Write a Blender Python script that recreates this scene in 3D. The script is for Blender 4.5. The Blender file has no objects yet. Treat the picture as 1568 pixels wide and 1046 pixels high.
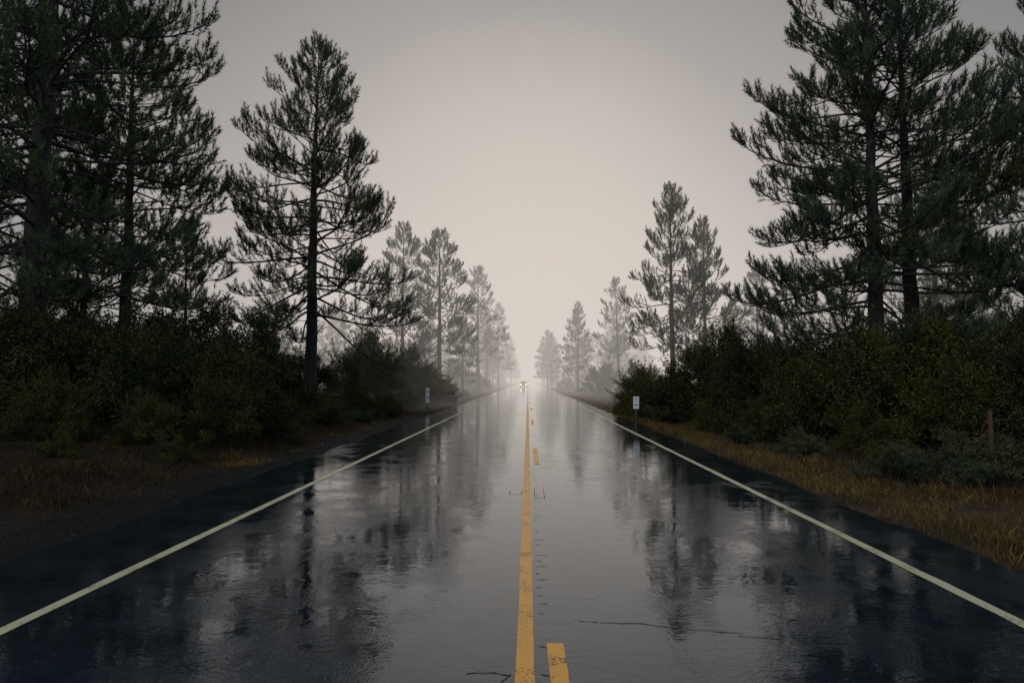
import bpy, math, random
import numpy as np
from mathutils import Vector, Matrix
scene = bpy.context.scene
scene.view_settings.view_transform='Standard'
scene.view_settings.look='None'
scene.view_settings.exposure=0
rng = np.random.default_rng(7)
random.seed(7)
COL = scene.collection

# ---------------------------------------------------------------- helpers
def fast_mesh(name, verts, groups, mats, smooth_groups=()):
    me = bpy.data.meshes.new(name)
    verts = np.asarray(verts, dtype=np.float32)
    me.vertices.add(len(verts)); me.vertices.foreach_set('co', verts.ravel())
    nl = sum(g[0].size for g in groups); npoly = sum(len(g[0]) for g in groups)
    me.loops.add(nl); me.polygons.add(npoly)
    me.loops.foreach_set('vertex_index', np.concatenate([g[0].ravel() for g in groups]).astype(np.int32))
    starts=[]; mi=[]; sm=[]; off=0
    for f,m in groups:
        k=f.shape[1]; starts.append(off+np.arange(len(f))*k); off+=f.size
        mi.append(np.full(len(f),m)); sm.append(np.full(len(f), m in smooth_groups))
    me.polygons.foreach_set('loop_start', np.concatenate(starts).astype(np.int32))
    me.polygons.foreach_set('material_index', np.concatenate(mi).astype(np.int32))
    me.polygons.foreach_set('use_smooth', np.concatenate(sm))
    for m in mats: me.materials.append(m)
    me.update(calc_edges=True); me.validate()
    return me

def add_obj(name, me, loc=(0,0,0), rot=(0,0,0), scale=(1,1,1), parent=None):
    o = bpy.data.objects.new(name, me); COL.objects.link(o)
    o.location=loc; o.rotation_euler=rot
    o.scale = scale if hasattr(scale,'__len__') else (scale,)*3
    if parent: o.parent=parent
    return o

def new_mat(name):
    m=bpy.data.materials.new(name); m.use_nodes=True
    nt=m.node_tree; b=nt.nodes['Principled BSDF']
    return m,nt,b
def N(nt,t,**kw):
    n=nt.nodes.new(t)
    for k,v in kw.items(): setattr(n,k,v)
    return n
def ramp(nt, stops, fac=None):
    r=nt.nodes.new('ShaderNodeValToRGB'); els=r.color_ramp.elements
    while len(els)<len(stops): els.new(0.5)
    for e,(p,c) in zip(els,stops):
        e.position=p; e.color=(*c,1) if len(c)==3 else c
    if fac is not None: nt.links.new(fac, r.inputs[0])
    return r
def noise(nt, vec, scale, detail=4, rough=.55):
    n=nt.nodes.new('ShaderNodeTexNoise'); n.inputs['Scale'].default_value=scale
    n.inputs['Detail'].default_value=detail; n.inputs['Roughness'].default_value=rough
    if vec is not None: nt.links.new(vec,n.inputs['Vector'])
    return n
def mixc(nt,a,b,fac,blend='MIX'):
    m=nt.nodes.new('ShaderNodeMix'); m.data_type='RGBA'; m.blend_type=blend
    for s,v in ((0,fac),(6,a),(7,b)):
        if isinstance(v,(int,float)): m.inputs[s].default_value=v
        elif isinstance(v,tuple): m.inputs[s].default_value=(*v,1)
        else: nt.links.new(v,m.inputs[s])
    return m.outputs[2]
def math_(nt,op,a,b=0.0,clamp=False):
    m=nt.nodes.new('ShaderNodeMath'); m.operation=op; m.use_clamp=clamp
    for i,v in enumerate((a,b)):
        if isinstance(v,(int,float)): m.inputs[i].default_value=v
        else: nt.links.new(v,m.inputs[i])
    return m.outputs[0]
def maprange(nt,v,a,b,c=0,d=1,smooth=True):
    m=nt.nodes.new('ShaderNodeMapRange'); 
    if smooth: m.interpolation_type='SMOOTHSTEP'
    nt.links.new(v,m.inputs[0])
    for i,x in enumerate((a,b,c,d)): m.inputs[i+1].default_value=x
    return m.outputs[0]

# ---------------------------------------------------------------- materials
def foliage_mat(name, c1, c2, c3, lo=(.8,.88,.95), hi=(1.15,1.1,.9)):
    m=bpy.data.materials.new(name); m.use_nodes=True; nt=m.node_tree; nt.nodes.clear()
    out=N(nt,'ShaderNodeOutputMaterial'); b=N(nt,'ShaderNodeBsdfDiffuse')
    g=N(nt,'ShaderNodeNewGeometry'); tc=N(nt,'ShaderNodeTexCoord')
    n=noise(nt,tc.outputs['Object'],0.9,1)
    oi=N(nt,'ShaderNodeObjectInfo')
    r1=ramp(nt,[(.0,c1),(.55,c2),(1,c3)],g.outputs['Random Per Island'])
    r2=ramp(nt,[(.3,(.5,.58,.64)),(.7,(1.35,1.25,1.05))],n.outputs['Fac'])
    c=mixc(nt,r1.outputs[0],r2.outputs[0],1.0,'MULTIPLY')
    r3=ramp(nt,[(0,lo),(1,hi)],oi.outputs['Random'])
    c=mixc(nt,c,r3.outputs[0],1.0,'MULTIPLY')
    nt.links.new(c,b.inputs['Color']); nt.links.new(b.outputs[0],out.inputs['Surface'])
    return m
M_needle=foliage_mat('pine_needles',(.062,.088,.064),(.11,.138,.086),(.22,.22,.10))
M_leaf=foliage_mat('shrub_leaves',(.034,.048,.025),(.06,.07,.028),(.165,.145,.036),lo=(.6,.68,.78),hi=(1.25,1.12,.85))
M_sage=foliage_mat('sage_leaves',(.05,.062,.04),(.08,.09,.055),(.13,.13,.07))
M_grass=foliage_mat('dry_grass_blades',(.075,.047,.022),(.17,.108,.042),(.32,.215,.08))
M_grass2=foliage_mat('brown_grass_blades',(.035,.024,.015),(.075,.048,.024),(.145,.092,.036))

def bark_mat(name,c1,c2):
    m,nt,b=new_mat(name); tc=N(nt,'ShaderNodeTexCoord')
    mp=N(nt,'ShaderNodeMapping'); mp.inputs['Scale'].default_value=(1,1,.25)
    nt.links.new(tc.outputs['Object'],mp.inputs[0])
    n=noise(nt,mp.outputs[0],9,6,.65)
    r=ramp(nt,[(.35,c1),(.65,c2)],n.outputs['Fac']); nt.links.new(r.outputs[0],b.inputs['Base Color'])
    b.inputs['Roughness'].default_value=.85
    bp=N(nt,'ShaderNodeBump'); bp.inputs['Distance'].default_value=.04; bp.inputs['Strength'].default_value=.8
    nt.links.new(n.outputs['Fac'],bp.inputs['Height']); nt.links.new(bp.outputs[0],b.inputs['Normal'])
    return m
M_bark=bark_mat('pine_bark',(.018,.014,.013),(.055,.042,.036))
M_twig=bark_mat('shrub_stems',(.03,.02,.015),(.08,.055,.04))

# ---------------------------------------------------------------- terrain height
def sstep(a,b,x):
    t=np.clip((x-a)/(b-a),0,1); return t*t*(3-2*t)
def vnoise(x,y,s,seed=0):
    x=x*s+seed*17.3; y=y*s-seed*9.1
    return (np.sin(x*1.3+np.sin(y*1.7+seed))+np.sin(y*1.1+1.3*np.sin(x*.9+2*seed))+.5*np.sin(2.3*x+1.9*y+seed))/2.5
def height(x,y):
    x=np.asarray(x,float); y=np.asarray(y,float)
    l=-x
    near=sstep(4,20,y)
    hl=-.035-.10*sstep(4.9,6.6,l)+(.25+.75*near)*(.62*sstep(6.4,8.2,l)+.40*sstep(8.4,12,l))
    hr=-.035-.16*sstep(4.5,6.5,x)+.35*sstep(7,11,x)
    h=np.where(x<0,hl,hr)
    off=np.maximum(l-5.0,x-4.6)
    amp=sstep(0,2.5,off)
    h=h+amp*(.07*vnoise(x,y,1.1,1)+.035*vnoise(x,y,3.7,2)+.12*sstep(4,12,off)*vnoise(x,y,.3,3))
    return h
# ---------------------------------------------------------------- ground
def axis(parts):
    return np.unique(np.concatenate([np.linspace(a,b,n) for a,b,n in parts]).round(4))
gx=axis([(-1200,-60,14),(-60,-20,30),(-20,-4.4,110),(-4.4,4.2,5),(4.2,18,100),(18,60,30),(60,1200,14)])
gy=axis([(-60,0,12),(0,40,230),(40,100,120),(100,300,80),(300,2200,20)])
X,Y=np.meshgrid(gx,gy); Z=height(X,Y)
V=np.stack([X,Y,Z],-1).reshape(-1,3)
ny,nx=X.shape; idx=np.arange(nx*ny).reshape(ny,nx)
F=np.stack([idx[:-1,:-1],idx[:-1,1:],idx[1:,1:],idx[1:,:-1]],-1).reshape(-1,4)
m,nt,b=new_mat('forest_ground'); tc=N(nt,'ShaderNodeTexCoord'); P=tc.outputs['Object']
sep=N(nt,'ShaderNodeSeparateXYZ'); nt.links.new(P,sep.inputs[0])
n1=noise(nt,P,.7,6,.6); n2=noise(nt,P,14,6,.7); n3=noise(nt,P,90,3,.6); n4=noise(nt,P,.35,3); n5=noise(nt,P,2.2,5,.65)
soil=ramp(nt,[(.3,(.010,.007,.006)),(.5,(.030,.019,.013)),(.7,(.085,.05,.028))],n2.outputs['Fac'])
moss=ramp(nt,[(.35,(.008,.009,.006)),(.65,(.028,.024,.013))],n2.outputs['Fac'])
c=mixc(nt,soil.outputs[0],moss.outputs[0],maprange(nt,n1.outputs['Fac'],.42,.62))
straw=ramp(nt,[(.3,(.035,.024,.013)),(.7,(.13,.08,.033))],n2.outputs['Fac'])
sx=math_(nt,'ADD',sep.outputs['X'],math_(nt,'MULTIPLY',math_(nt,'SUBTRACT',n4.outputs['Fac'],.5),2.5))
fr=math_(nt,'MULTIPLY',maprange(nt,sx,4.3,5.0),maprange(nt,sx,7.8,6.6))
c=mixc(nt,c,straw.outputs[0],fr)
grav=ramp(nt,[(.3,(.005,.006,.007)),(.58,(.012,.012,.013)),(.8,(.05,.046,.043))],n3.outputs['Fac'])
sx2=math_(nt,'ADD',sep.outputs['X'],math_(nt,'MULTIPLY',math_(nt,'SUBTRACT',n5.outputs['Fac'],.5),1.6))
fg=math_(nt,'MULTIPLY',maprange(nt,sx2,-6.7,-5.7),maprange(nt,sep.outputs['X'],-1,-2))
c=mixc(nt,c,grav.outputs[0],fg)
c=mixc(nt,c,ramp(nt,[(.35,(.55,.55,.58)),(.65,(1.2,1.15,1.1))],n5.outputs['Fac']).outputs[0],1.0,'MULTIPLY')
nt.links.new(c,b.inputs['Base Color'])
b.inputs['Roughness'].default_value=.75; b.inputs['Specular IOR Level'].default_value=.15
bp=N(nt,'ShaderNodeBump'); bp.inputs['Distance'].default_value=.04; bp.inputs['Strength'].default_value=1
hh=math_(nt,'ADD',n2.outputs['Fac'],math_(nt,'MULTIPLY',n3.outputs['Fac'],.4))
nt.links.new(hh,bp.inputs['Height']); nt.links.new(bp.outputs[0],b.inputs['Normal'])
add_obj('ground',fast_mesh('ground',V,[(F,0)],[m],(0,)))

# ---------------------------------------------------------------- road
def ribbon(name, ys, xl, xr, z, mat):
    n=len(ys); z=np.full(n,z) if np.isscalar(z) else z
    v=np.concatenate([np.stack([xl,ys,z],-1),np.stack([xr,ys,z],-1)])
    i=np.arange(n-1); f=np.stack([i,i+n,i+n+1,i+1],-1)
    return fast_mesh(name,v,[(f,0)],[mat])
mr,nt,b=new_mat('wet_asphalt'); tc=N(nt,'ShaderNodeTexCoord'); P=tc.outputs['Object']
mp=N(nt,'ShaderNodeMapping'); mp.inputs['Scale'].default_value=(1,.22,1); nt.links.new(P,mp.inputs[0])
mp2=N(nt,'ShaderNodeMapping'); mp2.inputs['Scale'].default_value=(1,2.2,1); nt.links.new(P,mp2.inputs[0])
big=noise(nt,mp.outputs[0],.9,4,.6); rip=noise(nt,P,4.5,3,.6); rip2=noise(nt,mp2.outputs[0],10,3,.6)
agg=noise(nt,P,120,2,.6); mid=noise(nt,P,1.7,5,.6)
voro=N(nt,'ShaderNodeTexVoronoi'); voro.inputs['Scale'].default_value=70; nt.links.new(P,voro.inputs['Vector'])
c=ramp(nt,[(.3,(.006,.010,.015)),(.7,(.020,.028,.039))],agg.outputs['Fac'])
c2=mixc(nt,c.outputs[0],ramp(nt,[(.35,(.6,.6,.6)),(.65,(1.25,1.25,1.25))],mid.outputs['Fac']).outputs[0],1.0,'MULTIPLY')
vc=N(nt,'ShaderNodeTexVoronoi'); vc.inputs['Scale'].default_value=38; nt.links.new(P,vc.inputs['Vector'])
chip=math_(nt,'MULTIPLY',math_(nt,'LESS_THAN',vc.outputs['Distance'],.17),maprange(nt,vc.outputs['Color'],.76,.86,0,1))
c2=mixc(nt,c2,(.13,.145,.16),chip)
nt.links.new(c2,b.inputs['Base Color'])
wet=math_(nt,'ADD',math_(nt,'MULTIPLY',big.outputs['Fac'],.5),math_(nt,'MULTIPLY',mid.outputs['Fac'],.5))
nt.links.new(maprange(nt,wet,.46,.60,.015,.09),b.inputs['Roughness'])
b.inputs['IOR'].default_value=1.78
b.inputs['Specular Tint'].default_value=(.74,.89,1,1)
bp=N(nt,'ShaderNodeBump'); bp.inputs['Strength'].default_value=1; bp.inputs['Distance'].default_value=.0019
nt.links.new(rip.outputs['Fac'],bp.inputs['Height'])
bp3=N(nt,'ShaderNodeBump'); bp3.inputs['Distance'].default_value=.0014
nt.links.new(maprange(nt,wet,.44,.56,.35,1),bp3.inputs['Strength'])
nt.links.new(rip2.outputs['Fac'],bp3.inputs['Height']); nt.links.new(bp.outputs[0],bp3.inputs['Normal'])
bp2=N(nt,'ShaderNodeBump'); bp2.inputs['Distance'].default_value=.0008
nt.links.new(maprange(nt,wet,.46,.60,.06,.85),bp2.inputs['Strength'])
nt.links.new(voro.outputs['Distance'],bp2.inputs['Height']); nt.links.new(bp3.outputs[0],bp2.inputs['Normal'])
nt.links.new(bp2.outputs[0],b.inputs['Normal'])
ys=np.concatenate([np.linspace(-20,60,500),np.linspace(60.5,800,300)])
jl=.10*vnoise(ys,ys*0,1.3,4)+.05*vnoise(ys,ys*0,6,5); jr=.08*vnoise(ys,ys*0,1.1,6)+.04*vnoise(ys,ys*0,7,7)
add_obj('road',ribbon('road',ys,-4.85+jl,4.35+jr,0.0,mr))

def paint(name,c1,c2,wear=.47):
    m,nt,b=new_mat(name); tc=N(nt,'ShaderNodeTexCoord'); P=tc.outputs['Object']
    a=noise(nt,P,45,5,.75); g=noise(nt,P,3,4,.6)
    f=math_(nt,'ADD',math_(nt,'MULTIPLY',a.outputs['Fac'],.6),math_(nt,'MULTIPLY',g.outputs['Fac'],.4))
    cc=mixc(nt,c1,c2,g.outputs['Fac'])
    cc=mixc(nt,(.03,.03,.032),cc,maprange(nt,f,wear-.09,wear-.02))
    nt.links.new(cc,b.inputs['Base Color']); b.inputs['Roughness'].default_value=.38
    bp=N(nt,'ShaderNodeBump'); bp.inputs['Distance'].default_value=.002; nt.links.new(a.outputs['Fac'],bp.inputs['Height'])
    nt.links.new(bp.outputs[0],b.inputs['Normal'])
    return m
M_yel=paint('yellow_paint',(.82,.34,.03),(.95,.43,.05),.485)
M_wht=paint('edge_paint',(.56,.49,.29),(.70,.63,.41),.475)
def line(name,x,w,y0,y1,mat,parent=None,j=.006):
    n=max(4,int(min(y1-y0,60)*8)); t=np.linspace(0,1,n)
    ys=y0+(y1-y0)*(t if y1-y0<80 else t**2.2)
    a=x-w/2+j*rng.normal(size=n)*.5; b_=x+w/2+j*rng.normal(size=n)*.5
    return add_obj(name,ribbon(name,ys,a,b_,.004,mat),parent=parent)
rm=bpy.data.objects.new('road_markings',None); COL.objects.link(rm)
line('edge_line_left',-3.58,.105,-5,780,M_wht,rm)
line('edge_line_right',3.46,.105,-5,780,M_wht,rm)
line('centre_line_solid',-.02,.11,-5,780,M_yel,rm)
y=1.25
while y<600:
    line('centre_dash',.175,.11,y,y+3.1,M_yel,rm); y+=12.2
# cracks / saw cuts
mc,nt,b=new_mat('crack_tar'); b.inputs['Base Color'].default_value=(.006,.006,.008,1); b.inputs['Roughness'].default_value=.5
cv=[];cf=[]
def crack(pts,w):
    pts=np.array(pts,float)
    for i in range(len(pts)-1):
        p,q=pts[i],pts[i+1]; d=q-p; nrm=np.array([-d[1],d[0]])/(np.hypot(*d)+1e-9)*w/2*rng.uniform(.5,1.3)
        k=len(cv)
        for s in (p-nrm,q-nrm,q+nrm,p+nrm): cv.append((s[0],s[1],.0025))
        cf.append((k,k+1,k+2,k+3))
def wander(p,q,n,amp):
    t=np.linspace(0,1,n)[:,None]; P_=np.array(p)*(1-t)+np.array(q)*t
    P_[1:-1]+=np.cumsum(rng.normal(size=(n-2,2)),0)*amp*np.sin(np.pi*t[1:-1]); return P_
crack(wander((.35,4.75),(1.45,4.55),46,.008),.010)
crack(wander((1.4,4.5),(2.2,4.42),28,.008),.008)
crack(wander((-3.2,5.2),(-1.2,5.6),40,.012),.005)
crack(wander((-.35,3.45),(-.1,3.9),12,.012),.012)
crack(wander((-.36,3.9),(-.1,3.88),12,.012),.01)
for yy in np.arange(3.9,13,.2):
    if rng.uniform()<.75: crack(wander((.06+rng.uniform(0,.02),yy),(.10+rng.uniform(0,.09),yy+rng.uniform(-.03,.03)),6,.004),.009)
def loopcut(x0,x1,y0,y1): 
    crack(wander((x0,y0),(x1,y0),8,.003),.018);crack(wander((x1,y0),(x1,y1),8,.002),.010);crack(wander((x0,y0),(x0,y1),8,.002),.010)
loopcut(.10,.24,9.6,10.5); loopcut(-.28,-.1,9.9,10.2); loopcut(.06,.22,20.5,21.6)
for k in range(8):
    x0=rng.uniform(-3,3);y0=rng.uniform(9,40); crack(wander((x0,y0),(x0+rng.uniform(.5,1.5),y0+rng.uniform(-.3,.3)),20,.015),.01)
add_obj('road_cracks',fast_mesh('road_cracks',np.array(cv),[(np.array(cf),0)],[mc]))

# ---------------------------------------------------------------- pine trees
def tube(pts,rad,sides,V,F,off):
    pts=np.asarray(pts); n=len(pts)
    d=pts[-1]-pts[0]; d=d/(np.linalg.norm(d)+1e-9)
    a=np.cross(d,(0,0,1) if abs(d[2])<.9 else (1,0,0)); a/=np.linalg.norm(a); c=np.cross(d,a)
    th=np.arange(sides)*2*np.pi/sides
    ring=np.cos(th)[:,None]*a+np.sin(th)[:,None]*c
    v=(pts[:,None,:]+np.asarray(rad)[:,None,None]*ring[None]).reshape(-1,3)
    i=np.arange(n-1)[:,None]*sides; j=np.arange(sides)[None]; j2=(j+1)%sides
    f=np.stack([i+j,i+j2,i+sides+j2,i+sides+j],-1).reshape(-1,4)+off
    V.append(v);F.append(f); return off+len(v)
def shoot_template(r,n=46,L=.40,nl=.17,w=.017):
    s=r.uniform(0,1,n)**.8; ph=r.uniform(0,2*np.pi,n); a=np.radians(r.uniform(30,75,n))*(1-.5*s)
    rad=np.stack([np.cos(ph),np.sin(ph),0*ph],-1)
    d=rad*np.sin(a)[:,None]+np.array([0,0,1])*np.cos(a)[:,None]
    p=np.zeros((n,3)); p[:,2]=s*L
    t=np.cross(d,r.normal(size=(n,3))); t/=np.linalg.norm(t,axis=1)[:,None]
    ln=nl*r.uniform(.7,1.15,n)[:,None]
    return np.stack([p-t*w/2,p+t*w/2,p+d*ln],1).reshape(-1,3)
def frames(dirs,r):
    z=dirs/np.linalg.norm(dirs,axis=1)[:,None]
    a=np.cross(z,r.normal(size=z.shape)); a/=np.linalg.norm(a,axis=1)[:,None]
    return np.stack([a,np.cross(z,a),z],-1)
def make_pine(name,seed,H,cb,prof,rt,nb,dens=1.0,lean=.0,nd=40,az_bias=None,nw=.020,nlen=.175,up=0.0,far=False,smin=.45):
    r=np.random.default_rng(seed); V=[];F=[];off=0
    nt_=22; zz=np.linspace(0,H,nt_)
    wx=np.cumsum(r.normal(size=nt_))*.018*H/17+lean*zz/H; wy=np.cumsum(r.normal(size=nt_))*.018*H/17
    tr=np.stack([wx-wx[0],wy-wy[0],zz-.3*(zz==0)],-1)
    rad=rt*np.maximum((1-zz/H)**.85,.04); rad[0]*=1.35; rad[1]*=1.08
    off=tube(tr,rad,10,V,F,off)
    sp=[];sd=[];ss=[]
    px=[p[0] for p in prof]; pr=[p[1] for p in prof]
    ph0=r.uniform(0,6.28)
    for i in range(nb):
        t=(i+r.uniform(0,.9))/nb
        z=cb+(H-cb)*(t**.92)*.985
        az=ph0+i*2.39996+r.normal()*.45
        L=np.interp(t,px,pr)*r.choice([r.uniform(smin,.8),r.uniform(.8,1.05),r.uniform(.9,1.18)])
        if az_bias is not None: L*=1+az_bias[1]*math.cos(az-az_bias[0])*(1-t)
        base=np.array([np.interp(z,zz,tr[:,0]),np.interp(z,zz,tr[:,1]),z])
        e0=math.radians(-12+58*t**1.2+r.normal()*14+up); e1=e0+math.radians(r.uniform(15,62)*(1-.5*t))
        ns=8; pts=[base]; az_=az; 
        for k in range(ns):
            e=e0+(e1-e0)*((k+1)/ns)**2-math.radians(14)*math.sin(np.pi*k/ns); az_+=r.normal()*.11
            pts.append(pts[-1]+L/ns*np.array([math.cos(az_)*math.cos(e),math.sin(az_)*math.cos(e),math.sin(e)]))
        pts=np.array(pts); rb=max(.012,.011*L+.006)*(1 if t<.9 else .7)
        off=tube(pts,rb*np.linspace(1,.25,ns+1),3 if far else 5,V,F,off)
        u=np.array([math.cos(az),math.sin(az),0]); sidev=np.array([-u[1],u[0],0])
        nbl=max(3,int(L*dens*4.2)); s0=.36 if L>1.6 else .12
        for q in range(nbl):
            s=s0+(1-s0)*((q+r.uniform(0,.8))/nbl)**.8
            k=min(int(s*ns),ns-1); fr=s*ns-k
            p=pts[k]*(1-fr)+pts[k+1]*fr; dv=pts[k+1]-pts[k]; dv/=np.linalg.norm(dv)
            sg=1 if q%2 else -1; an=math.radians(r.uniform(20,65))
            d=dv*math.cos(an)+sidev*sg*math.sin(an)+np.array([0,0,r.uniform(-.2,.75)]); d/=np.linalg.norm(d)
            l=min(1.2,(.22+.32*L*(1-s)**.8*r.uniform(.5,1.1)))
            d2=d+np.array([0,0,r.uniform(.3,1.3)]); d2/=np.linalg.norm(d2)
            mid=p+d*l*.6; end=mid+d2*l*.4
            if not far: off=tube(np.array([p,mid,end]),np.array([.011,.008,.005])*(.6+.15*L),3,V,F,off)
            m_=max(1,int(l/.30))
            for w in range(m_):
                f=(w+.5)/m_ if m_>1 else .6
                pp=(p+(mid-p)*f/.6) if f<.6 else (mid+(end-mid)*(f-.6)/.4)
                dd=(d if f<.6 else d2)+r.normal(size=3)*.4+np.array([0,0,.4])
                sp.append(pp);sd.append(dd);ss.append(r.uniform(.65,1.0))
            sp.append(end);sd.append(d2+r.normal(size=3)*.15+np.array([0,0,.5]));ss.append(r.uniform(.85,1.3))
        for w in range(3):
            sp.append(pts[-1]-.2*w*dv);sd.append(dv+r.normal(size=3)*.25+np.array([0,0,.6]));ss.append(r.uniform(.8,1.3))
    sp.append(tr[-1]-np.array([0,0,.15]));sd.append(np.array([0,0,1.]));ss.append(1.2)
    for i in range(int(10+nb*.12)):
        z=r.uniform(cb*.45,cb*1.25); az=r.uniform(0,6.28); L=r.uniform(.4,1.7)
        base=np.array([np.interp(z,zz,tr[:,0]),np.interp(z,zz,tr[:,1]),z]); pts=[base]
        e=math.radians(r.uniform(-25,15))
        for k in range(5):
            az+=r.normal()*.12; e+=r.normal()*.1
            pts.append(pts[-1]+L/5*np.array([math.cos(az)*math.cos(e),math.sin(az)*math.cos(e),math.sin(e)]))
        off=tube(np.array(pts),np.linspace(.022,.006,6),3,V,F,off)
    sp=np.array(sp);sd=np.array(sd);ss=np.array(ss)
    if far: nd=11; nw=.055; nlen=.20
    R=frames(sd,r)*ss[:,None,None]; tpl=[shoot_template(r,nd,w=nw,nl=nlen) for _ in range(4)]
    NV=[]
    for k in range(4):
        s=slice(k,None,4)
        NV.append((np.einsum('mij,tj->mti',R[s],tpl[k])+sp[s][:,None,:]).reshape(-1,3))
    NV=np.concatenate(NV); tri=np.arange(len(NV)).reshape(-1,3)+off
    return fast_mesh(name,np.concatenate(V+[NV]),[(np.concatenate(F),0),(tri,1)],[M_bark,M_needle],(0,))
P_open=[(0,5.0),(.12,4.7),(.35,4.5),(.5,4.0),(.68,2.7),(.85,1.5),(1,.4)]
P_big =[(0,4.2),(.2,4.7),(.45,4.3),(.65,3.7),(.85,2.5),(1,.6)]
P_cone=[(0,3.0),(.2,3.2),(.5,2.4),(.8,1.4),(1,.35)]
P_slim=[(0,2.1),(.3,2.3),(.6,1.6),(.85,.9),(1,.3)]
pA=make_pine('pine_a',12,16.8,4.0,P_open,.30,132,1.05,lean=.1,az_bias=(-.3,.08),smin=.6)
pB=make_pine('pine_b',22,17.5,2.6,P_big,.33,165,1.2)
pC=make_pine('pine_c',33,14.5,3.6,P_cone,.22,95,1.15)
pD=make_pine('pine_d',44,12.0,2.2,P_slim,.16,80,1.2)
pE=make_pine('pine_e',55,20,3.5,P_big,.36,165,1.15)
pF=make_pine('pine_f',66,15.0,5.2,P_cone,.24,80,1.1,lean=.5)
fC=make_pine('pine_far_c',34,14.5,3.2,P_cone,.22,85,1.0,far=True)
fD=make_pine('pine_far_d',45,12.0,2.2,P_slim,.17,75,1.1,far=True)
fF=make_pine('pine_far_f',67,15.0,4.8,P_cone,.24,75,1.0,lean=.5,far=True)
fG=make_pine('pine_far_g',68,16.0,4.0,P_open,.26,80,.9,far=True)
Hs={pA:16.8,pB:17.5,pC:14.5,pD:12,pE:20,pF:15,fC:14.5,fD:12,fF:15,fG:16}
def pine(me,x,y,top,rot=0,wide=1.0,name='pine_tree',parent=None):
    z=float(height(x,y))-.1; s=(top-z)/Hs[me]
    return add_obj(name,me,(x,y,z),(0,0,rot),(s*wide,s*wide,s),parent)
# left side
pine(pE,-13.9,18,21.0,.3)
pine(pE,-18.5,21,20,2.3)
pine(pC,-15.4,24.5,16.0,1.1,1.15)
pine(pA,-10.1,30,17.5,0)
pine(pD,-16.0,30,9.0,2,1.15)
pine(pF,-23,33,15,2.0)
pine(pC,-11.6,60,16.0,4)
pine(pC,-7.9,58,14.9,.6,1.1)
pine(fF,-7.0,92,17.6,2,1.1)
pine(pD,-7.4,74,8.8,3,1.2)
pine(fC,-6.8,150,19,2)
pine(fF,-7.6,120,15,5)
# right side
pine(pC,9.9,45,14.9,2.5,.95)
pine(pC,13.2,49,13.6,5.2,.95)
pine(fF,12.6,90,15.6,3,1)
pine(fC,7.7,100,13.4,1.2,.85)
pine(fD,4.9,165,14.0,3,1.15)
pine(pB,11.9,22.5,17.0,.8,.98)
pine(pF,14.0,24,16.2,4.1,1.25)
pine(pB,17.8,21,14.6,3,.9)
pine(pE,26,42,17,1,.9)
pine(pC,30,46,13.5,1.7,1.1)
pine(fC,21,60,12,2.7,1.1)
pine(fD,8.9,120,14,5,1.1)
pine(fC,17,125,16,.2)
# distant mass
fp=bpy.data.objects.new('distant_pine_forest',None); COL.objects.link(fp)
meshes=[fC,fD,fF,fG]
for i in range(130):
    sgn=-1 if i%2 else 1
    y=rng.uniform(55,330); x=sgn*(rng.uniform(9,16)+rng.uniform(0,1)**1.5*y*.55)
    if y<90 and abs(x)<18: x+=sgn*12
    me=meshes[rng.integers(len(meshes))]
    top=rng.uniform(7,12.5) if y<130 else rng.uniform(10,17)
    pine(me,x,y,top,rng.uniform(0,6.28),1.05,'pine',fp)
for i in range(26):
    sgn=-1 if i%2 else 1; y=rng.uniform(130,420); x=sgn*rng.uniform(5.8,9.5)
    pine(meshes[rng.integers(3)],x,y,rng.uniform(9,17),rng.uniform(0,6),1,'pine',fp)

# ---------------------------------------------------------------- shrubs
def leaves(pos,r,size,asp=.5):
    n=len(pos); a=r.normal(size=(n,3)); a/=np.linalg.norm(a,axis=1)[:,None]
    b_=np.cross(a,r.normal(size=(n,3))); b_/=np.linalg.norm(b_,axis=1)[:,None]
    s=size*r.uniform(.6,1.3,n)[:,None]
    return np.stack([pos-a*s,pos-b_*s*asp,pos+a*s,pos+b_*s*asp],1).reshape(-1,3)
def make_bush(name,seed,R,Hh,nblob,nleaf,size,mat,nsprig=110,asp=.5):
    r=np.random.default_rng(seed); V=[];F=[];off=0; pos=[]
    for i in range(nblob):
        az=r.uniform(0,6.28); q=r.uniform(0,1)**.55; el=r.uniform(.02,1)
        c=np.array([math.cos(az)*R*q*(1-.35*el),math.sin(az)*R*q*(1-.35*el),Hh*(.12+.74*el*(1-.55*q*q))])
        br=r.uniform(.18,.46)*R/1.7
        d=r.normal(size=(nleaf,3)); d/=np.linalg.norm(d,axis=1)[:,None]
        rr=br*r.uniform(.35,1.08,nleaf)**.6
        pos.append(c+d*rr[:,None]*np.array([1.15,1.15,.85])+r.normal(size=(nleaf,3))*.04)
        st=np.array([c[0]*.12,c[1]*.12,-.1]); md=st*.4+c*.6+np.array([0,0,-.15])
        off=tube(np.array([st,md,c]),np.array([.03,.018,.008]),4,V,F,off)
        for s in range(nsprig//nblob+1):
            dd=c-np.array([0,0,Hh*.3]); dd=dd/np.linalg.norm(dd)+r.normal(size=3)*.45+np.array([0,0,.35]); dd/=np.linalg.norm(dd)
            l=br*r.uniform(1.1,2.7); e=c+dd*l
            off=tube(np.array([c,e]),np.array([.007,.003]),3,V,F,off)
            k=28; t=r.uniform(.45,1,k)[:,None]
            pos.append(c+dd*l*t+r.normal(size=(k,3))*.035)
    pos=np.concatenate(pos); pos=pos[pos[:,2]>-.05]
    LV=leaves(pos,r,size,asp); q=np.arange(len(LV)).reshape(-1,4)+off
    return fast_mesh(name,np.concatenate(V+[LV]),[(np.concatenate(F),0),(q,1)],[M_twig,mat],(0,))
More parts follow.
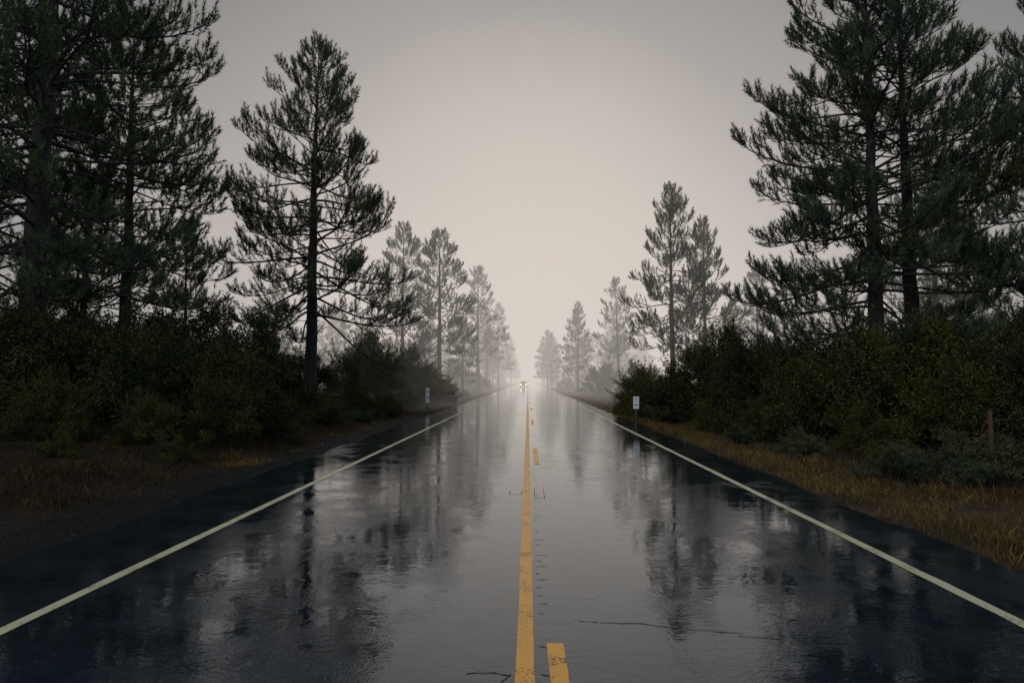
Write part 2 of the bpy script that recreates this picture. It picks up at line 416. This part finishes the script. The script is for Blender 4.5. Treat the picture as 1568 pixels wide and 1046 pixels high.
bushes=[make_bush('shrub_%d'%i,100+i,1.7,2.9,60,360,.034,M_leaf,200) for i in range(5)]
farb=[make_bush('shrub_far_%d'%i,150+i,1.7,2.9,50,110,.07,M_leaf,50) for i in range(2)]
sages=[make_bush('sage_%d'%i,200+i,.6,.8,26,160,.04,M_sage,120,.18) for i in range(2)]
def bush(x,y,s,w=1.0):
    B=farb if y>44 else bushes
    add_obj('shrub',B[rng.integers(len(B))],(x,y,float(height(x,y))-.1),(0,0,rng.uniform(0,6.28)),(s*w,s*w,s*rng.uniform(.82,1.16)))
for a in [(-8.1,17.5,.98),(-9.4,16,1.0),(-11.0,17,1.12),(-12.8,16,1.05),(-8.9,20.5,1.1),(-10.6,20.5,1.25),(-14,18,1.15),(-12,21,1.25),(-15.5,20,1.2),(-7.6,15.6,.6),
    (-10.2,38,1.35),(-9.0,39,1.45),(-7.8,42,1.35),(-6.9,46,1.0),(-12.5,36,1.2),(-14,34,1.2),(-17,31,1.5),(-20,30,1.5),(-24,31,1.6),(-18,25,1.2),(-22,26,1.3),(-27,36,1.7),
    (-13,27,.7),(-8.3,14.2,.42),(-9.9,13.4,.5),(-11.4,13.0,.4),(-7.2,18.4,.45),(-7.7,21.5,.6),(-8.6,26,.5),(-7.4,24,.4),(-8.0,30,.4),(-9.0,12.4,.22),(-7.4,13.6,.25),(-12.5,12.2,.35),(-10.6,11.6,.2),
    (6.3,30,1.05),(7.6,29,1.35),(9.2,31,1.45),(5.9,34,1.0),(7.9,24,1.05),(8.4,20,.95),(9.9,19,1.15),(11.5,18.5,1.25),(13.3,18,1.2),(10.6,16.2,.85),(12,15.5,1.05),
    (14,15.5,1.1),(16,17,1.4),(9.4,24,1.35),(12,25,1.6),(15,22,1.4),(18,20,1.5),(12,33,1.6),(15,34,1.6),(20,33,1.7),(24,34,1.8),(11.5,13.2,.6),(13.2,12.5,.8),(15,13,1.0),(7.2,20.5,.45),(8.6,16.8,.5),(7.0,25,.5)]: bush(*a)
for i in range(70):
    sgn=-1 if i%2 else 1; y=rng.uniform(48,260); bush(sgn*rng.uniform(7.2,11+y*.12),y,rng.uniform(.7,1.5))
for i in range(30):
    y=rng.uniform(24,70); bush(-rng.uniform(6.6,8.2),y,rng.uniform(.18,.4),1.3)
for x,y,s in [(7.0,12.8,.9),(7.7,13.2,1.0),(8.4,12.6,1.1),(9.0,13.3,1.1),(8.0,12.0,.8),(9.5,12.5,1.0),(6.7,16,.8),(6.3,20,.8),(7.1,17.5,.9),(9.9,11.5,1),(-6.9,27,.9),(-7.4,25,1),(-6.7,31,.9),(-8,23.5,1.1)]:
    add_obj('sagebrush',sages[rng.integers(2)],(x,y,float(height(x,y))-.03),(0,0,rng.uniform(0,6)),s)

# ---------------------------------------------------------------- grass
def grass(name,n,xr,yr,h,w,mat,clump=.18,seed=1,ypow=1.6,tuft=14,mask=0.0):
    r=np.random.default_rng(seed); k=n//tuft
    cy=yr[0]+(yr[1]-yr[0])*r.uniform(0,1,k)**ypow; cx=xr[0]+(xr[1]-xr[0])*r.beta(1.3,1.7,k)
    keep=vnoise(cx,cy,1.6,8)+.6*vnoise(cx,cy,5,9)+r.normal(size=k)*.4>mask; cx=cx[keep];cy=cy[keep];k=len(cx)
    hs=r.uniform(.4,1.5,k)
    x=np.repeat(cx,tuft)+r.normal(size=k*tuft)*clump; y=np.repeat(cy,tuft)+r.normal(size=k*tuft)*clump
    H_=np.repeat(hs,tuft)*h*r.uniform(.4,1.15,k*tuft)
    z=height(x,y)-.01; a=r.uniform(0,6.28,k*tuft); l=r.uniform(.1,.9,k*tuft)*H_
    a2=r.uniform(0,6.28,k*tuft); W=w*(1+y/25)
    B=np.stack([x,y,z],-1); t=np.stack([np.cos(a2),np.sin(a2),0*a2],-1)*W[:,None]/2
    mid=B+np.stack([np.cos(a)*l*.35,np.sin(a)*l*.35,H_*.6],-1); tip=B+np.stack([np.cos(a)*l,np.sin(a)*l,H_],-1)
    v=np.stack([B-t,B+t,mid+t*.7,tip,mid-t*.7],1).reshape(-1,3)
    return add_obj(name,fast_mesh(name,v,[(np.arange(len(v)).reshape(-1,5),0)],[mat]))
grass('dry_grass',120000,(4.55,7.6),(3.5,70),.13,.007,M_grass,seed=1,mask=.15,clump=.13)
grass('dry_grass',40000,(6.0,13),(6,60),.20,.008,M_grass2,seed=2,clump=.2,mask=.1)
grass('dry_grass',60000,(-9.5,-6.2),(9,75),.12,.008,M_grass2,seed=3,mask=.0)
grass('dry_grass',22000,(-7.0,-5.5),(14,80),.08,.007,M_grass,seed=4,mask=.4,clump=.12)
grass('dry_grass',16000,(-18,-7.5),(5,40),.12,.008,M_grass2,seed=5,clump=.2,mask=.3)
# litter
r=np.random.default_rng(5); n=26000
x=np.where(r.uniform(size=n)<.7,-r.uniform(5.0,14,n),r.uniform(4.4,9,n)); y=3+40*r.uniform(size=n)**1.7
LV=leaves(np.stack([x,y,height(x,y)+.012],-1),r,.020,.35); 
add_obj('leaf_litter',fast_mesh('leaf_litter',LV,[(np.arange(len(LV)).reshape(-1,4),0)],[M_grass2]))

# ---------------------------------------------------------------- roadside markers
def simple(name,col,rough=.5,metal=0,emit=None,es=0):
    m,nt,b=new_mat(name); tc=N(nt,'ShaderNodeTexCoord'); n=noise(nt,tc.outputs['Object'],12,4)
    rr=ramp(nt,[(.3,tuple(c*.75 for c in col)),(.7,tuple(min(1,c*1.1) for c in col))],n.outputs['Fac'])
    nt.links.new(rr.outputs[0],b.inputs['Base Color']); b.inputs['Roughness'].default_value=rough; b.inputs['Metallic'].default_value=metal
    if emit: b.inputs['Emission Color'].default_value=(*emit,1); b.inputs['Emission Strength'].default_value=es
    return m
M_white=simple('marker_white',(.88,.88,.86)); M_dark=simple('marker_dark',(.03,.03,.03)); M_steel=simple('post_steel',(.10,.08,.07),.6,.5)
M_rust=simple('rusty_steel',(.13,.06,.045),.8); M_amber=simple('reflector',(.6,.55,.5),.2)
def box(name,sx,sy,sz,loc,mat,parent,bev=.006,rot=(0,0,0)):
    import bmesh
    bm=bmesh.new(); bmesh.ops.create_cube(bm,size=1)
    bmesh.ops.scale(bm,vec=(sx,sy,sz),verts=bm.verts)
    if bev: bmesh.ops.bevel(bm,geom=bm.edges[:],offset=bev,segments=2,affect='EDGES')
    me=bpy.data.meshes.new(name); bm.to_mesh(me); bm.free(); me.materials.append(mat)
    return add_obj(name,me,loc,rot,1,parent)
def marker(x,y,h,pw,ph,tilt=.02):
    e=bpy.data.objects.new('delineator_post',None); COL.objects.link(e); e.location=(x,y,float(height(x,y))); e.rotation_euler=(0,tilt,0)
    box('post_web',.05,.008,h+.3,(0,0,(h+.3)/2-.3),M_steel,e,.002)
    box('post_flange_a',.008,.03,h+.3,(-.029,.012,(h+.3)/2-.3),M_steel,e,.002)
    box('post_flange_b',.008,.03,h+.3,(.029,.012,(h+.3)/2-.3),M_steel,e,.002)
    box('panel',pw,.008,ph,(0,-.012,h-ph/2+.02),M_white,e,.003)
    box('reflector',pw*.5,.006,ph*.16,(0,-.020,h-ph*.2),M_amber,e,.002)
    box('stripe',pw*.55,.006,ph*.08,(0,-.020,h-ph*.62),M_dark,e,.002)
marker(4.05,24.8,1.12,.22,.46)
marker(-5.75,37.5,1.35,.22,.85,-.02)
marker(-7.0,49.5,1.1,.2,.42)
marker(-6.3,104,1.2,.24,.6); marker(5.4,100,1.2,.26,.6); marker(-6.2,70,1.0,.12,.4)
e=bpy.data.objects.new('rusty_stake',None); COL.objects.link(e); e.location=(9.0,13.0,float(height(9.0,13.0)))
box('stake_web',.05,.01,1.35,(0,0,.45),M_rust,e,.002); box('stake_flange_a',.01,.035,1.35,(-.03,.015,.45),M_rust,e,.002); box('stake_flange_b',.01,.035,1.35,(.03,.015,.45),M_rust,e,.002)

# ---------------------------------------------------------------- oncoming car
import bmesh
M_body=simple('car_paint',(.10,.11,.12),.3,.3); M_glass=simple('car_glass',(.02,.025,.03),.08); M_tyre=simple('tyre_rubber',(.02,.02,.02),.8)
M_head=simple('headlight_lens',(.9,.88,.8),.2,0,(1,.86,.62),8)
car=bpy.data.objects.new('oncoming_car',None); COL.objects.link(car)
def loft(name,secs,mat,parent):
    bm=bmesh.new(); rings=[]
    for y,w,z0,z1,ti in secs:
        rings.append([bm.verts.new(p) for p in [(-w*.94,y,z0),(-w,y,z0+.15*(z1-z0)),(-w,y,z0+.6*(z1-z0)),(-w*ti,y,z1),(w*ti,y,z1),(w,y,z0+.6*(z1-z0)),(w,y,z0+.15*(z1-z0)),(w*.94,y,z0)]])
    for a,b_ in zip(rings,rings[1:]):
        for i in range(8): bm.faces.new((a[i],a[(i+1)%8],b_[(i+1)%8],b_[i]))
    bm.faces.new(rings[0]); bm.faces.new(rings[-1][::-1]); bmesh.ops.recalc_face_normals(bm,faces=bm.faces)
    bmesh.ops.bevel(bm,geom=bm.edges[:],offset=.03,segments=2,affect='EDGES')
    me=bpy.data.meshes.new(name); bm.to_mesh(me); bm.free(); me.materials.append(mat); return add_obj(name,me,parent=parent)
loft('body',[(-2.2,.80,.28,.72,.85),(-1.9,.90,.22,.86,.88),(-.9,.92,.2,1.0,.9),(1.2,.92,.2,1.04,.9),(2.0,.9,.22,1.0,.88),(2.3,.82,.32,.9,.85)],M_body,car)
loft('cabin',[(-1.0,.80,.98,1.02,.98),(-.2,.78,.98,1.5,.80),(.9,.78,.98,1.53,.80),(1.9,.78,.98,1.08,.9)],M_glass,car)
box('roof',1.2,1.3,.04,(0,.4,1.545),M_body,car,.015); box('grille',.8,.03,.18,(0,-2.2,.52),M_dark,car); box('bumper',1.6,.12,.14,(0,-2.2,.34),M_body,car,.03)
for sx in (-1,1):
    for yy in (-1.35,1.4):
        bm=bmesh.new(); bmesh.ops.create_cone(bm,cap_ends=True,segments=24,radius1=.33,radius2=.33,depth=.22); bmesh.ops.bevel(bm,geom=bm.edges[:],offset=.02,segments=1,affect='EDGES')
        me=bpy.data.meshes.new('wheel'); bm.to_mesh(me); bm.free(); me.materials.append(M_tyre); add_obj('wheel',me,(sx*.80,yy,.335),(0,math.pi/2,0),1,car)
    bm=bmesh.new(); bmesh.ops.create_uvsphere(bm,u_segments=16,v_segments=8,radius=.13); bmesh.ops.scale(bm,vec=(1.2,.5,.8),verts=bm.verts)
    me=bpy.data.meshes.new('headlight'); bm.to_mesh(me); bm.free(); me.materials.append(M_head); add_obj('headlight',me,(sx*.62,-2.17,.64),(0,0,0),1,car)
    box('mirror',.16,.1,.12,(sx*.98,-.75,1.05),M_body,car,.02)
car.location=(-1.2,175,.003)

# ---------------------------------------------------------------- fog
m=bpy.data.materials.new('fog'); m.use_nodes=True; nt=m.node_tree; nt.nodes.clear()
out=N(nt,'ShaderNodeOutputMaterial'); ab=N(nt,'ShaderNodeVolumeAbsorption'); em=N(nt,'ShaderNodeEmission'); ad=N(nt,'ShaderNodeAddShader')
SIG=.0062; ab.inputs['Color'].default_value=(0,0,0,1); ab.inputs['Density'].default_value=SIG
em.inputs['Color'].default_value=(.69,.625,.57,1); em.inputs['Strength'].default_value=SIG  # fog glows by itself: emission stands in for daylight scattered in the haze
nt.links.new(ab.outputs[0],ad.inputs[0]); nt.links.new(em.outputs[0],ad.inputs[1]); nt.links.new(ad.outputs[0],out.inputs['Volume'])
fo=box('fog',130,780,36,(0,36+390,15),m,None,0)

# ---------------------------------------------------------------- world, sun, camera
w=bpy.data.worlds.new('World'); scene.world=w; w.use_nodes=True; nt=w.node_tree; nt.nodes.clear()
out=N(nt,'ShaderNodeOutputWorld'); tc=N(nt,'ShaderNodeTexCoord')
sky=N(nt,'ShaderNodeTexSky',sky_type='NISHITA'); sky.sun_disc=False; EL=math.radians(48); AZ=math.radians(212)
sky.sun_elevation=EL; sky.sun_rotation=AZ
bg1=N(nt,'ShaderNodeBackground'); bg1.inputs[1].default_value=.06; nt.links.new(sky.outputs[0],bg1.inputs[0])
nm=N(nt,'ShaderNodeVectorMath',operation='NORMALIZE'); nt.links.new(tc.outputs['Generated'],nm.inputs[0])
dp=N(nt,'ShaderNodeVectorMath',operation='DOT_PRODUCT'); nt.links.new(nm.outputs[0],dp.inputs[0])
v=Vector((0,1,.12)).normalized(); dp.inputs[1].default_value=v
cl=noise(nt,nm.outputs[0],1.6,4,.5)
f=math_(nt,'ADD',dp.outputs['Value'],math_(nt,'MULTIPLY',math_(nt,'SUBTRACT',cl.outputs['Fac'],.5),.03))
rp=ramp(nt,[(0,(.25,.33,.41)),(.5,(.17,.215,.26)),(.707,(.13,.15,.165)),(.82,(.21,.21,.21)),(.92,(.375,.345,.325)),(1,(.70,.62,.555))],f)
bg2=N(nt,'ShaderNodeBackground'); nt.links.new(rp.outputs[0],bg2.inputs[0]); bg2.inputs[1].default_value=1
mx=N(nt,'ShaderNodeMixShader'); mx.inputs[0].default_value=.93
nt.links.new(bg1.outputs[0],mx.inputs[1]); nt.links.new(bg2.outputs[0],mx.inputs[2]); nt.links.new(mx.outputs[0],out.inputs['Surface'])
sd=bpy.data.lights.new('sun','SUN'); sd.energy=.6; sd.angle=math.radians(35); sd.color=(1,.97,.91)
so=bpy.data.objects.new('sun',sd); COL.objects.link(so)
sdir=Vector((math.sin(AZ)*math.cos(EL),math.cos(AZ)*math.cos(EL),math.sin(EL)))
so.rotation_euler=(-sdir).to_track_quat('-Z','Y').to_euler()
cd=bpy.data.cameras.new('camera'); cam=bpy.data.objects.new('camera',cd); COL.objects.link(cam); scene.camera=cam
cd.sensor_width=36; cd.lens=36*1000/1568; cd.clip_end=5000; cd.clip_start=.05
cam.location=(0,0,1.7); cam.rotation_euler=(math.radians(90+3.43),0,math.radians(1.4))
